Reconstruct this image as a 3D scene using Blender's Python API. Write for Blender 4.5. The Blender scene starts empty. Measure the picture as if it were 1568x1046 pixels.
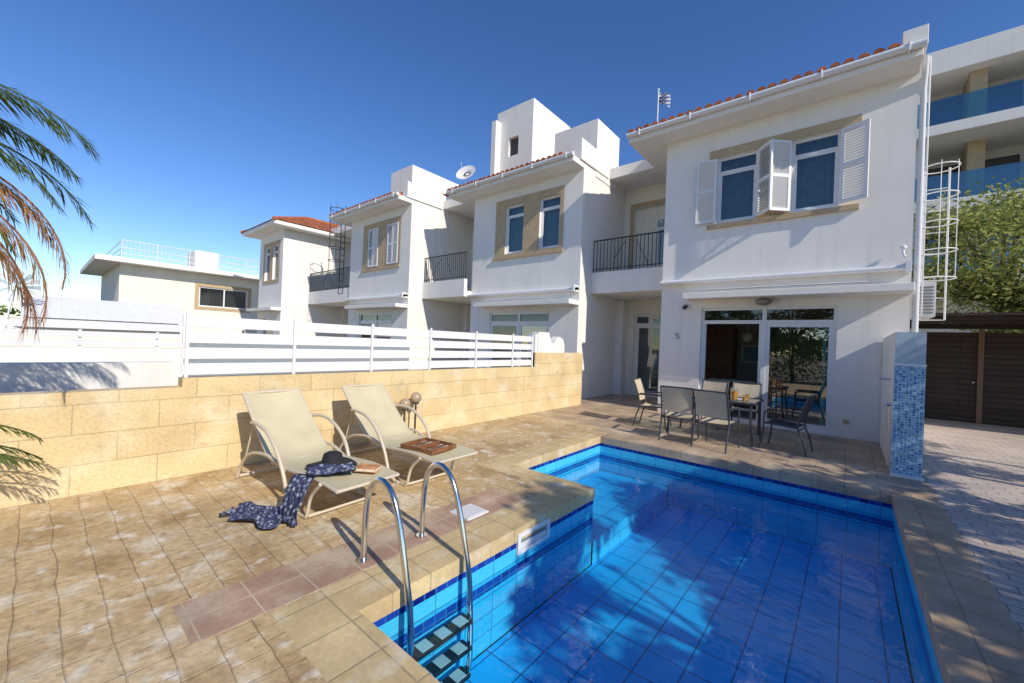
import bpy, math, random
from mathutils import Matrix, Vector, Euler
random.seed(7)
R=math.radians
scn=bpy.context.scene
scn.view_settings.view_transform='Standard'
try: scn.view_settings.look='None'
except: pass
scn.view_settings.exposure=0
# ------------------------------------------------------------ materials
def newmat(name):
    m=bpy.data.materials.new(name); m.use_nodes=True
    nt=m.node_tree; p=nt.nodes['Principled BSDF']; return m,nt,p
def N(nt,t,**kw):
    n=nt.nodes.new(t)
    for k,v in kw.items():
        if k in n.inputs: n.inputs[k].default_value=v
        else: setattr(n,k,v)
    return n
def c4(c): return (c[0],c[1],c[2],1)
def coords(nt,mode='xy'):
    tc=N(nt,'ShaderNodeTexCoord')
    if mode=='xy': return tc.outputs['Object']
    s=N(nt,'ShaderNodeSeparateXYZ'); nt.links.new(tc.outputs['Object'],s.inputs[0])
    a=N(nt,'ShaderNodeMath',operation='ADD'); nt.links.new(s.outputs['X'],a.inputs[0]); nt.links.new(s.outputs['Y'],a.inputs[1])
    c=N(nt,'ShaderNodeCombineXYZ'); nt.links.new(a.outputs[0],c.inputs['X']); nt.links.new(s.outputs['Z'],c.inputs['Y'])
    return c.outputs[0]
def addnoise(nt,vec,col,scale,lo,hi,detail=6,dark=0.3,light=0.7):
    n=N(nt,'ShaderNodeTexNoise',Scale=scale,Detail=detail); nt.links.new(vec,n.inputs['Vector'])
    mr=N(nt,'ShaderNodeMapRange'); mr.inputs['From Min'].default_value=dark; mr.inputs['From Max'].default_value=light
    mr.inputs['To Min'].default_value=lo; mr.inputs['To Max'].default_value=hi
    nt.links.new(n.outputs['Fac'],mr.inputs['Value'])
    mx=N(nt,'ShaderNodeVectorMath',operation='SCALE'); nt.links.new(col,mx.inputs[0]); nt.links.new(mr.outputs[0],mx.inputs['Scale'])
    return mx.outputs[0]
def mixcol(nt,vec,a,b,scale,lo,hi,detail=5):
    n=N(nt,'ShaderNodeTexNoise',Scale=scale,Detail=detail); nt.links.new(vec,n.inputs['Vector'])
    mr=N(nt,'ShaderNodeMapRange'); mr.inputs['From Min'].default_value=lo; mr.inputs['From Max'].default_value=hi
    nt.links.new(n.outputs['Fac'],mr.inputs['Value'])
    mx=N(nt,'ShaderNodeMix',data_type='RGBA'); nt.links.new(mr.outputs[0],mx.inputs[0])
    nt.links.new(a,mx.inputs[6])
    if isinstance(b,tuple): mx.inputs[7].default_value=c4(b)
    else: nt.links.new(b,mx.inputs[7])
    return mx.outputs[2]
def plain(name,col,rough=.6,metal=0,ns=8,na=.08,bs=0,bst=.2,bd=.01,spec=.5,streak=0):
    m,nt,p=newmat(name)
    rgb=N(nt,'ShaderNodeRGB'); rgb.outputs[0].default_value=c4(col)
    v=coords(nt); o=addnoise(nt,v,rgb.outputs[0],ns,1-na,1+na)
    if streak:
        mp=N(nt,'ShaderNodeMapping'); mp.inputs['Scale'].default_value=(4,4,.35); nt.links.new(v,mp.inputs['Vector'])
        o=addnoise(nt,mp.outputs[0],o,1.6,1-streak,1.0,8,.25,.5)
    nt.links.new(o,p.inputs['Base Color']); p.inputs['Roughness'].default_value=rough; p.inputs['Metallic'].default_value=metal
    p.inputs['Specular IOR Level'].default_value=spec
    if bs:
        n=N(nt,'ShaderNodeTexNoise',Scale=bs,Detail=6); nt.links.new(v,n.inputs['Vector'])
        b=N(nt,'ShaderNodeBump',Strength=bst,Distance=bd); nt.links.new(n.outputs['Fac'],b.inputs['Height']); nt.links.new(b.outputs[0],p.inputs['Normal'])
    return m
def brick(name,c1,c2,mort,w,h,ms=.008,off=.5,mode='xy',rough=.7,blot=None,n1=(2,.8,1.15),n2=(30,.9,1.08),bst=.5,bd=.01,spec=.4,rotv=0,smooth=.3,warp=0):
    m,nt,p=newmat(name)
    v=coords(nt,mode)
    vv=v
    if rotv:
        mp=N(nt,'ShaderNodeMapping'); mp.inputs['Rotation'].default_value=(0,0,R(rotv)); nt.links.new(v,mp.inputs['Vector']); vv=mp.outputs[0]
    if warp:
        wn=N(nt,'ShaderNodeTexNoise',Scale=3.0,Detail=2); nt.links.new(v,wn.inputs['Vector'])
        sc=N(nt,'ShaderNodeVectorMath',operation='SCALE'); sc.inputs['Scale'].default_value=warp; nt.links.new(wn.outputs['Color'],sc.inputs[0])
        ad=N(nt,'ShaderNodeVectorMath',operation='ADD'); nt.links.new(vv,ad.inputs[0]); nt.links.new(sc.outputs[0],ad.inputs[1]); vv=ad.outputs[0]
    b=N(nt,'ShaderNodeTexBrick',offset=off,squash=1.0)
    b.inputs['Scale'].default_value=1; b.inputs['Color1'].default_value=c4(c1); b.inputs['Color2'].default_value=c4(c2); b.inputs['Mortar'].default_value=c4(mort)
    b.inputs['Brick Width'].default_value=w; b.inputs['Row Height'].default_value=h; b.inputs['Mortar Size'].default_value=ms; b.inputs['Mortar Smooth'].default_value=smooth
    nt.links.new(vv,b.inputs['Vector'])
    o=b.outputs['Color']
    if blot:
        for (col,s,lo,hi) in blot: o=mixcol(nt,v,o,col,s,lo,hi)
    o=addnoise(nt,v,o,*n1); o=addnoise(nt,v,o,*n2)
    nt.links.new(o,p.inputs['Base Color']); p.inputs['Roughness'].default_value=rough; p.inputs['Specular IOR Level'].default_value=spec
    nn=N(nt,'ShaderNodeTexNoise',Scale=25,Detail=8); nt.links.new(v,nn.inputs['Vector'])
    mm=N(nt,'ShaderNodeMath',operation='MULTIPLY_ADD'); nt.links.new(nn.outputs['Fac'],mm.inputs[0]); mm.inputs[1].default_value=.5
    inv=N(nt,'ShaderNodeMath',operation='SUBTRACT'); inv.inputs[0].default_value=1; nt.links.new(b.outputs['Fac'],inv.inputs[1])
    nt.links.new(inv.outputs[0],mm.inputs[2])
    bp=N(nt,'ShaderNodeBump',Strength=bst,Distance=bd); nt.links.new(mm.outputs[0],bp.inputs['Height']); nt.links.new(bp.outputs[0],p.inputs['Normal'])
    return m
white=plain('white_plaster',(.83,.80,.75),.85,ns=1.2,na=.03,bs=60,bst=.25,bd=.004,spec=.2,streak=.07)
cream=plain('cream_plaster',(.82,.78,.68),.85,ns=1.2,na=.05,bs=60,bst=.2,bd=.004,spec=.2,streak=.06)
beige=plain('beige_trim',(.50,.38,.24),.85,ns=5,na=.1,bs=50,bst=.3,bd=.004,spec=.2)
wpaint=plain('white_paint',(.74,.74,.745),.35,ns=2,na=.03)
frame_w=plain('window_frame_white',(.78,.78,.77),.35,ns=2,na=.03)
brownf=plain('brown_frame',(.16,.09,.05),.5)
black=plain('black_iron',(.02,.02,.022),.45)
dark=plain('dark_interior',(.08,.07,.065),.8)
intw=plain('interior_wall',(.42,.34,.26),.9)
blind=plain('roller_blind',(.16,.28,.29),.7,ns=3,na=.1)
curtain=plain('curtain',(.16,.20,.22),.9,ns=6,na=.2)
terra=plain('terracotta_tile',(.42,.13,.055),.8,ns=6,na=.35,bs=40,bst=.3,bd=.01,spec=.2)
steel=plain('stainless_steel',(.72,.72,.72),.16,1,ns=3,na=.03)
galv=plain('galvanised_white',(.7,.7,.7),.4,ns=3,na=.05)
rubber=plain('black_tread',(.012,.012,.014),.5,ns=20,na=.3)
treadgrip=plain('tread_grip',(.5,.5,.5),.6)
chairframe=plain('champagne_frame',(.60,.52,.40),.35,ns=4,na=.05)
sling=plain('cream_sling',(.58,.52,.34),.85,ns=3,na=.08,bs=220,bst=.35,bd=.002,spec=.1)
grayframe=plain('gray_frame',(.05,.055,.07),.35,ns=4,na=.05)
sling2=plain('beige_sling',(.55,.47,.34),.85,ns=3,na=.08,bs=220,bst=.35,bd=.002,spec=.1)
slingd=plain('dark_mesh_sling',(.05,.05,.055),.8,ns=3,na=.08)
globe=plain('lamp_globe',(.38,.29,.19),.25,ns=6,na=.25)
lampm=plain('lamp_metal',(.05,.045,.04),.5)
wooddk=brick('dark_wood_slats',(.035,.018,.012),(.05,.026,.016),(.008,.005,.004),3.0,.14,.012,mode='v',rough=.55,bst=.5)
woodbd=plain('board_wood',(.22,.09,.035),.45,ns=12,na=.35)
bark=plain('bark',(.10,.075,.05),.95,ns=10,na=.4,bs=30,bst=.8,bd=.02)
def leaf(name,c,tr=.3):
    m,nt,p=newmat(name)
    rgb=N(nt,'ShaderNodeRGB'); rgb.outputs[0].default_value=c4(c); v=coords(nt)
    o=addnoise(nt,v,rgb.outputs[0],3,.6,1.4); nt.links.new(o,p.inputs['Base Color']); p.inputs['Roughness'].default_value=.55
    p.inputs['Specular IOR Level'].default_value=.3
    t=N(nt,'ShaderNodeBsdfTranslucent'); nt.links.new(o,t.inputs[0])
    mx=N(nt,'ShaderNodeMixShader'); mx.inputs[0].default_value=tr
    nt.links.new(p.outputs[0],mx.inputs[1]); nt.links.new(t.outputs[0],mx.inputs[2]); nt.links.new(mx.outputs[0],nt.nodes['Material Output'].inputs[0])
    return m
leafA=leaf('leaf_green',(.12,.18,.035)); leafB=leaf('leaf_olive',(.36,.38,.11),.4); leafC=leaf('leaf_dark',(.05,.09,.025))
palmG=leaf('palm_green',(.09,.13,.025)); palmD=leaf('palm_dead',(.40,.25,.12)); palmO=leaf('palm_orange',(.45,.20,.09))
# paving
def deckmat():
    m,nt,p=newmat('stamped_deck_paving'); v=coords(nt)
    wn=N(nt,'ShaderNodeTexNoise',Scale=2.6,Detail=4); nt.links.new(v,wn.inputs['Vector'])
    sc=N(nt,'ShaderNodeVectorMath',operation='SCALE'); sc.inputs['Scale'].default_value=.055; nt.links.new(wn.outputs['Color'],sc.inputs[0])
    ad=N(nt,'ShaderNodeVectorMath',operation='ADD'); nt.links.new(v,ad.inputs[0]); nt.links.new(sc.outputs[0],ad.inputs[1])
    def br(w,h,off,sq,sf):
        b=N(nt,'ShaderNodeTexBrick',offset=off,squash=sq,squash_frequency=sf); b.inputs['Scale'].default_value=1
        b.inputs['Color1'].default_value=(.60,.44,.235,1); b.inputs['Color2'].default_value=(.50,.355,.18,1); b.inputs['Mortar'].default_value=(.40,.28,.15,1)
        b.inputs['Brick Width'].default_value=w; b.inputs['Row Height'].default_value=h; b.inputs['Mortar Size'].default_value=.005; b.inputs['Mortar Smooth'].default_value=.7
        nt.links.new(ad.outputs[0],b.inputs['Vector']); return b
    b=br(.25,.17,.5,.6,2)
    o=b.outputs['Color']
    for (col,s,lo,hi) in (((.66,.51,.30),.9,.45,.70),((.36,.225,.10),1.6,.52,.72),((.70,.61,.45),2.6,.55,.68),((.38,.25,.12),9,.56,.78),((.74,.67,.54),7,.57,.70),((.30,.20,.10),28,.60,.78)):
        o=mixcol(nt,v,o,col,s,lo,hi,9)
    o=addnoise(nt,v,o,.7,.86,1.1); o=addnoise(nt,v,o,22,.82,1.16)
    nt.links.new(o,p.inputs['Base Color']); p.inputs['Roughness'].default_value=.72; p.inputs['Specular IOR Level'].default_value=.35
    nn=N(nt,'ShaderNodeTexNoise',Scale=14,Detail=9); nt.links.new(v,nn.inputs['Vector'])
    inv=N(nt,'ShaderNodeMath',operation='SUBTRACT'); nt.links.new(nn.outputs['Fac'],inv.inputs[0]); 
    ml=N(nt,'ShaderNodeMath',operation='MULTIPLY'); nt.links.new(b.outputs['Fac'],ml.inputs[0]); ml.inputs[1].default_value=.6; nt.links.new(ml.outputs[0],inv.inputs[1])
    bp=N(nt,'ShaderNodeBump',Strength=.7,Distance=.014); nt.links.new(inv.outputs[0],bp.inputs['Height']); nt.links.new(bp.outputs[0],p.inputs['Normal'])
    return m
deck=deckmat()
patio=brick('patio_tiles',(.48,.36,.25),(.42,.31,.21),(.28,.22,.16),.33,.33,.007,off=0,rough=.6,blot=[((.57,.46,.33),2,.5,.8)],n2=(18,.9,1.1),bst=.5,bd=.005)
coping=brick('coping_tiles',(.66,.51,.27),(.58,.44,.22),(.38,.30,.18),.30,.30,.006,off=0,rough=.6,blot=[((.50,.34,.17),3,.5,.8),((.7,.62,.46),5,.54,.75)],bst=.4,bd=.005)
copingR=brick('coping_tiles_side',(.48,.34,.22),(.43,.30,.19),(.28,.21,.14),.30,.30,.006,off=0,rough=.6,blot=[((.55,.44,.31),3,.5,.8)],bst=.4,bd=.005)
pink=brick('pink_tiles',(.46,.29,.20),(.41,.255,.175),(.57,.46,.32),.228,.30,.006,off=0,rough=.65,blot=[((.56,.44,.31),3,.45,.66)],bst=.4,bd=.005)
pavers=brick('drive_pavers',(.56,.47,.40),(.48,.40,.34),(.28,.23,.19),.24,.12,.007,rough=.75,n1=(1.5,.85,1.12),bst=.6,bd=.008)
ground_m=plain('dry_ground',(.30,.24,.16),.95,ns=.15,na=.3,bs=8,bst=.6,bd=.05,spec=.1)
stone=brick('limestone_blocks',(.72,.56,.31),(.63,.47,.25),(.48,.37,.22),.62,.285,.004,mode='v',rough=.85,blot=[((.74,.65,.45),2.5,.48,.72),((.54,.39,.20),5,.56,.8)],n1=(1.5,.88,1.1),n2=(40,.86,1.1),bst=.7,bd=.008)
# pool tiles
poolf=brick('pool_floor_tiles',(.025,.45,.84),(.02,.41,.80),(.008,.12,.32),.30,.30,.007,off=0,rough=.3,n1=(1,.93,1.05),n2=(30,.97,1.03),bst=.1,bd=.002)
poolw=brick('pool_wall_tiles',(.07,.52,.78),(.05,.47,.75),(.03,.22,.42),.30,.145,.005,off=0,mode='v',rough=.25,n1=(1,.93,1.07),bst=.15,bd=.002)
navy=brick('pool_band_navy',(.006,.012,.17),(.015,.06,.40),(.03,.14,.38),.10,.125,.008,off=0,mode='v',rough=.15,bst=.15,bd=.002)
mosaic=brick('blue_mosaic',(.03,.16,.42),(.30,.55,.70),(.45,.55,.6),.036,.036,.004,off=0,mode='v',rough=.2,n1=(25,.6,1.4),n2=(60,.9,1.1),bst=.2,bd=.002)
greyp=plain('grey_blue_render',(.42,.50,.55),.7,ns=8,na=.12)
# glass & water
def ior_both_sides(nt,f,ior):
    # thin sheet: the same index from either side of the face
    g=N(nt,'ShaderNodeNewGeometry'); mr=N(nt,'ShaderNodeMapRange'); mr.inputs['To Min'].default_value=ior; mr.inputs['To Max'].default_value=1/ior
    nt.links.new(g.outputs['Backfacing'],mr.inputs['Value']); nt.links.new(mr.outputs[0],f.inputs['IOR'])
def glassmat(name,tint,rough=.02,extra=0.0,refl=1.0):
    m,nt,p=newmat(name); nt.nodes.remove(p)
    t=N(nt,'ShaderNodeBsdfTransparent'); t.inputs[0].default_value=c4(tint)
    g=N(nt,'ShaderNodeBsdfGlossy'); g.inputs['Roughness'].default_value=rough; g.inputs[0].default_value=(refl,refl,refl,1)
    f=N(nt,'ShaderNodeFresnel',IOR=1.5); ior_both_sides(nt,f,1.5)
    a=N(nt,'ShaderNodeMath',operation='ADD',use_clamp=True); a.inputs[1].default_value=extra; nt.links.new(f.outputs[0],a.inputs[0])
    mx=N(nt,'ShaderNodeMixShader'); nt.links.new(a.outputs[0],mx.inputs[0]); nt.links.new(t.outputs[0],mx.inputs[1]); nt.links.new(g.outputs[0],mx.inputs[2])
    nt.links.new(mx.outputs[0],nt.nodes['Material Output'].inputs[0]); return m
glass=glassmat('window_glass',(.55,.62,.62),.01,.07)
doorglass=glassmat('door_glass',(.36,.55,.50),.01,.26,.9)
tglass=glassmat('table_glass',(.75,.85,.85),.01,.08)
bglass=glassmat('balustrade_glass',(.35,.62,.64),.01,.12)
cupglass=glassmat('cup_glass',(.85,.9,.9),.02,.08)
m,nt,p=newmat('pool_water'); nt.nodes.remove(p)
v=coords(nt)
n1=N(nt,'ShaderNodeTexNoise',Scale=2.6,Detail=3); nt.links.new(v,n1.inputs['Vector'])
n2=N(nt,'ShaderNodeTexNoise',Scale=9,Detail=2); nt.links.new(v,n2.inputs['Vector'])
ma=N(nt,'ShaderNodeMath',operation='MULTIPLY_ADD'); nt.links.new(n2.outputs['Fac'],ma.inputs[0]); ma.inputs[1].default_value=.18; nt.links.new(n1.outputs['Fac'],ma.inputs[2])
bp=N(nt,'ShaderNodeBump',Strength=.35,Distance=.045); nt.links.new(ma.outputs[0],bp.inputs['Height'])
t=N(nt,'ShaderNodeBsdfTransparent'); t.inputs[0].default_value=(.64,.93,1.0,1)
g=N(nt,'ShaderNodeBsdfGlossy'); g.inputs['Roughness'].default_value=.01
f=N(nt,'ShaderNodeFresnel',IOR=1.33); ior_both_sides(nt,f,1.33); nt.links.new(bp.outputs[0],f.inputs['Normal']); nt.links.new(bp.outputs[0],g.inputs['Normal'])
mx=N(nt,'ShaderNodeMixShader'); nt.links.new(f.outputs[0],mx.inputs[0]); nt.links.new(t.outputs[0],mx.inputs[1]); nt.links.new(g.outputs[0],mx.inputs[2])
nt.links.new(mx.outputs[0],nt.nodes['Material Output'].inputs[0]); water_m=m
# cloth patterned
m,nt,p=newmat('printed_cloth')
v=coords(nt); vo=N(nt,'ShaderNodeTexVoronoi',Scale=26); nt.links.new(v,vo.inputs['Vector'])
cr=N(nt,'ShaderNodeValToRGB'); cr.color_ramp.elements[0].position=.22; cr.color_ramp.elements[0].color=(.30,.33,.42,1); cr.color_ramp.elements[1].position=.5; cr.color_ramp.elements[1].color=(.035,.045,.11,1)
nt.links.new(vo.outputs['Distance'],cr.inputs[0]); nt.links.new(cr.outputs[0],p.inputs['Base Color']); p.inputs['Roughness'].default_value=.9; cloth=m
hatm=plain('black_felt',(.015,.016,.022),.85); paper=plain('book_paper',(.7,.65,.5),.8,ns=20,na=.3); bookc=plain('book_cover',(.6,.25,.08),.5,ns=14,na=.5)
orange=plain('orange_juice',(.75,.30,.02),.4)
redm=brick('striped_flag_cloth',(.12,.18,.42),(.12,.18,.42),(.70,.68,.66),9,.11,.03,mode='v',rough=.8,bst=.05)
# ------------------------------------------------------------ mesh builder
class B:
    def __init__(s): s.v=[];s.f=[];s.m=[];s.sm=[];s.mats=[];s.T=Matrix.Identity(4)
    def mi(s,m):
        if m not in s.mats: s.mats.append(m)
        return s.mats.index(m)
    def add(s,vs,fs,m,smooth=False):
        o=len(s.v); T=s.T
        s.v+= [tuple(T@Vector(a)) for a in vs]
        i=s.mi(m)
        for f in fs: s.f.append(tuple(o+k for k in f)); s.m.append(i); s.sm.append(smooth)
    def quad(s,a,b,c,d,m): s.add([a,b,c,d],[(0,1,2,3)],m)
    def box(s,x0,x1,y0,y1,z0,z1,m):
        s.add([(x0,y0,z0),(x1,y0,z0),(x1,y1,z0),(x0,y1,z0),(x0,y0,z1),(x1,y0,z1),(x1,y1,z1),(x0,y1,z1)],
              [(0,3,2,1),(4,5,6,7),(0,1,5,4),(1,2,6,5),(2,3,7,6),(3,0,4,7)],m)
    def tube(s,pts,r,m,n=10,caps=True):
        pts=[Vector(p) for p in pts]; rs=r if isinstance(r,(list,tuple)) else [r]*len(pts)
        vs=[];fs=[];pu=None
        for i,p in enumerate(pts):
            d=(pts[min(i+1,len(pts)-1)]-pts[max(i-1,0)]).normalized()
            if pu is None:
                a=Vector((0,0,1)) if abs(d.z)<.9 else Vector((1,0,0)); pu=d.cross(a).normalized()
            else:
                pu=(pu-d*pu.dot(d)).normalized()
            w=d.cross(pu)
            for k in range(n):
                a=2*math.pi*k/n; vs.append(p+(pu*math.cos(a)+w*math.sin(a))*rs[i])
        for i in range(len(pts)-1):
            for k in range(n):
                fs.append((i*n+k,i*n+(k+1)%n,(i+1)*n+(k+1)%n,(i+1)*n+k))
        s.add(vs,fs,m,True)
        if caps:
            s.add(vs[:n],[tuple(reversed(range(n)))],m); s.add(vs[-n:],[tuple(range(n))],m)
    def sphere(s,c,r,m,nu=16,nv=10,sz=1,zmin=-1):
        vs=[];fs=[]
        for j in range(nv+1):
            ph=-math.pi/2+math.pi*j/nv
            for i in range(nu):
                a=2*math.pi*i/nu; vs.append((c[0]+r*math.cos(ph)*math.cos(a),c[1]+r*math.cos(ph)*math.sin(a),c[2]+r*sz*max(math.sin(ph),zmin)))
        for j in range(nv):
            for i in range(nu): fs.append((j*nu+i,j*nu+(i+1)%nu,(j+1)*nu+(i+1)%nu,(j+1)*nu+i))
        s.add(vs,fs,m,True)
    def done(s,name,parent=None,bevel=0):
        me=bpy.data.meshes.new(name); me.from_pydata(s.v,[],s.f)
        for m in s.mats: me.materials.append(m)
        me.polygons.foreach_set('material_index',s.m); me.polygons.foreach_set('use_smooth',s.sm); me.update()
        o=bpy.data.objects.new(name,me); scn.collection.objects.link(o)
        if parent: o.parent=parent
        if bevel:
            bm=o.modifiers.new('bevel','BEVEL'); bm.width=bevel; bm.segments=2; bm.limit_method='ANGLE'
        return o
def empty(name):
    e=bpy.data.objects.new(name,None); scn.collection.objects.link(e); return e
def arc(p0,p1,p2,n=10):
    p0,p1,p2=map(Vector,(p0,p1,p2)); return [(p0*(1-t)**2+p1*2*t*(1-t)+p2*t*t) for t in [i/n for i in range(n+1)]]
def spline(pts,n=6):
    P=[Vector(p) for p in pts]; P=[2*P[0]-P[1]]+P+[2*P[-1]-P[-2]]; out=[]
    for i in range(1,len(P)-2):
        for k in range(n):
            t=k/n; a,b,c,d=P[i-1],P[i],P[i+1],P[i+2]
            out.append(.5*((2*b)+(c-a)*t+(2*a-5*b+4*c-d)*t*t+(3*b-a-3*c+d)*t**3))
    out.append(P[-2]); return out
def facade(b,x0,x1,z0,z1,y,ops,m,depth=.16,rm=None):
    xs=sorted(set([x0,x1]+[o[0] for o in ops]+[o[1] for o in ops])); zs=sorted(set([z0,z1]+[o[2] for o in ops]+[o[3] for o in ops]))
    for i in range(len(xs)-1):
        for j in range(len(zs)-1):
            cx=(xs[i]+xs[i+1])/2; cz=(zs[j]+zs[j+1])/2
            if any(o[0]<cx<o[1] and o[2]<cz<o[3] for o in ops): continue
            b.quad((xs[i],y,zs[j]),(xs[i+1],y,zs[j]),(xs[i+1],y,zs[j+1]),(xs[i],y,zs[j+1]),m)
    rm=rm or m
    for (a,c,d,e) in ops:
        yb=y+depth
        b.quad((a,y,d),(a,yb,d),(a,yb,e),(a,y,e),rm); b.quad((c,y,d),(c,y,e),(c,yb,e),(c,yb,d),rm)
        b.quad((a,y,e),(a,yb,e),(c,yb,e),(c,y,e),rm); b.quad((a,y,d),(c,y,d),(c,yb,d),(a,yb,d),rm)
def frame(b,x0,x1,y,z0,z1,w,m,t=.06):
    b.box(x0,x1,y,y+t,z1-w,z1,m); b.box(x0,x1,y,y+t,z0,z0+w,m); b.box(x0,x0+w,y,y+t,z0+w,z1-w,m); b.box(x1-w,x1,y,y+t,z0+w,z1-w,m)
def window(b,x0,x1,y,z0,z1,blindm=None,tran=.3):
    frame(b,x0,x1,y,z0,z1,.05,frame_w)
    zt=z1-tran
    b.box(x0+.05,x1-.05,y+.003,y+.057,zt-.06,zt,frame_w)
    frame(b,x0+.05,x1-.05,y+.015,z0+.05,zt-.06,.035,frame_w,.035)
    b.quad((x0+.05,y+.03,z0+.05),(x1-.05,y+.03,z0+.05),(x1-.05,y+.03,z1-.05),(x0+.05,y+.03,z1-.05),glass)
    if blindm: 
        n=24; w=(x1-x0)/n
        vs=[];fs=[]
        for i in range(n+1):
            yy=y+.16+.02*math.sin(i*1.9); vs+=[(x0+i*w,yy,z0),(x0+i*w,yy,z1)]
        for i in range(n): fs.append((2*i,2*i+2,2*i+3,2*i+1))
        b.add(vs,fs,blindm,True)
def shutter(b,hx,y,z0,z1,w,ang,m=wpaint):
    # hinge at hx, extends +x local rotated by ang about z
    T0=b.T.copy(); b.T=T0@Matrix.Translation((hx,y,0))@Matrix.Rotation(R(ang),4,'Z')
    t=.035; f=.055
    frame(b,0,w,-t/2,z0,z1,f,m,t); zm=(z0+z1)/2
    b.box(f,w-f,-t/2+.001,t/2-.001,zm-.03,zm+.03,m)
    for (a,c) in ((z0+f,zm-.03),(zm+.03,z1-f)):
        n=int((c-a)/.052)
        for i in range(n):
            z=a+(i+.5)*(c-a)/n
            b.add([(f,-.014,z-.024),(w-f,-.014,z-.024),(w-f,.014,z+.02),(f,.014,z+.02)],[(0,1,2,3)],m)
            b.add([(f,-.010,z-.026),(w-f,-.010,z-.026),(w-f,.018,z+.018),(f,.018,z+.018)],[(3,2,1,0)],m)
    b.T=T0
def tileroof(b,x0,x1,y0,z0,y1,z1):
    b.add([(x0,y0,z0),(x1,y0,z0),(x1,y1,z1),(x0,y1,z1),(x0,y1,z0-.1),(x1,y1,z0-.1)],[(0,1,2,3),(0,3,4),(1,5,2)],terra)
    n=int((x1-x0)/.2); w=(x1-x0)/n; dy=y1-y0; dz=z1-z0; K=7
    for i in range(n):
        cx=x0+(i+.5)*w; r=w*.42
        for s_ in range(K):
            t0=s_/K; t1=(s_+1)/K
            ra=r*1.0; rb=r*.86; j=random.uniform(-.01,.01)
            vs=[]
            for (t,rr,lift) in ((t0-.01,ra,.02),(t1,rb,0)):
                for k in range(7):
                    a=math.pi*k/6; vs.append((cx+j+rr*math.cos(a),y0+dy*t,z0+dz*t+rr*math.sin(a)*.9+lift))
            b.add(vs,[(k,k+1,8+k,7+k) for k in range(6)],terra,True)
            if s_==0: b.add(vs[:7],[tuple(range(7))],terra)
# ------------------------------------------------------------ ground & paving
HX0,HX1,HY0,HY1=-3.6,.6,1.1,6.7
def ring(b,X0,X1,Y0,Y1,hx0,hx1,hy0,hy1,z,m):
    b.quad((X0,Y0,z),(X1,Y0,z),(X1,hy0,z),(X0,hy0,z),m); b.quad((X0,hy1,z),(X1,hy1,z),(X1,Y1,z),(X0,Y1,z),m)
    b.quad((X0,hy0,z),(hx0,hy0,z),(hx0,hy1,z),(X0,hy1,z),m); b.quad((hx1,hy0,z),(X1,hy0,z),(X1,hy1,z),(hx1,hy1,z),m)
b=B(); ring(b,-600,600,-600,600,HX0,HX1,HY0,HY1,-.08,ground_m); b.done('ground')
PX0,PX1,PY0,PY1=-2.15,.435,1.27,6.55; AX=-3.35; AY=4.12; C=.35
def sheet(b,x0,x1,y0,y1,m,z=0,t=.12):
    b.box(x0,x1,y0,y1,z-t,z,m)
b=B()
sheet(b,-5.53,PX0-C,-6,AY-C,deck); sheet(b,-5.53,AX-C,AY-C,7.3,deck)
sheet(b,PX0-C,PX1+.39,-6,PY0-C,deck)
b.done('pool_deck')
b=B(); sheet(b,-5.53,AX-C,7.3,13.1,patio); sheet(b,AX-C,.83,PY1+C,13.1,patio); sheet(b,-10.7,-5.53,9.5,13.1,patio); b.done('patio_paving')
b=B(); sheet(b,.83,6,-6,15.9,pavers); b.done('driveway_paving')
b=B()
sheet(b,PX0-C,PX0,PY0-C,AY-C,coping); sheet(b,PX0,PX1,PY0-C,PY0,coping); sheet(b,PX0-C,PX0,AY-C,AY,coping)
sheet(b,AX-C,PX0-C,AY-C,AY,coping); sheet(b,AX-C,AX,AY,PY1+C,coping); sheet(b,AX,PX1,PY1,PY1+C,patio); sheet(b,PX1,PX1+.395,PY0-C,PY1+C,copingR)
b.done('pool_coping')
b=B(); b.quad((-2.94,.56,.004),(-2.505,.56,.004),(-2.505,3.3,.004),(-2.94,3.3,.004),pink); b.done('tile_strip')
b=B(); b.box(-2.80,-2.55,2.53,2.80,-.01,.014,wpaint); b.box(-2.78,-2.57,2.55,2.78,.014,.018,galv); b.done('drain_cover',bevel=.004)
# ------------------------------------------------------------ pool
pool=empty('swimming_pool')
ZB=-.86; ZA=-.60
b=B()
b.quad((PX0,PY0,ZB),(PX1,PY0,ZB),(PX1,PY1,ZB),(PX0,PY1,ZB),poolf)
b.quad((AX,AY,ZA),(PX0,AY,ZA),(PX0,PY1,ZA),(AX,PY1,ZA),poolf)
b.quad((PX0,AY,ZB),(PX0,PY1,ZB),(PX0,PY1,ZA),(PX0,AY,ZA),poolw)
def pwall(a,c,zb):
    z=[0,-.05,-.175,-.32,-.40,zb]; ms=[coping,navy,poolw,navy,poolw]
    for i in range(5):
        b.quad((a[0],a[1],z[i+1]),(c[0],c[1],z[i+1]),(c[0],c[1],z[i]),(a[0],a[1],z[i]),ms[i])
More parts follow.
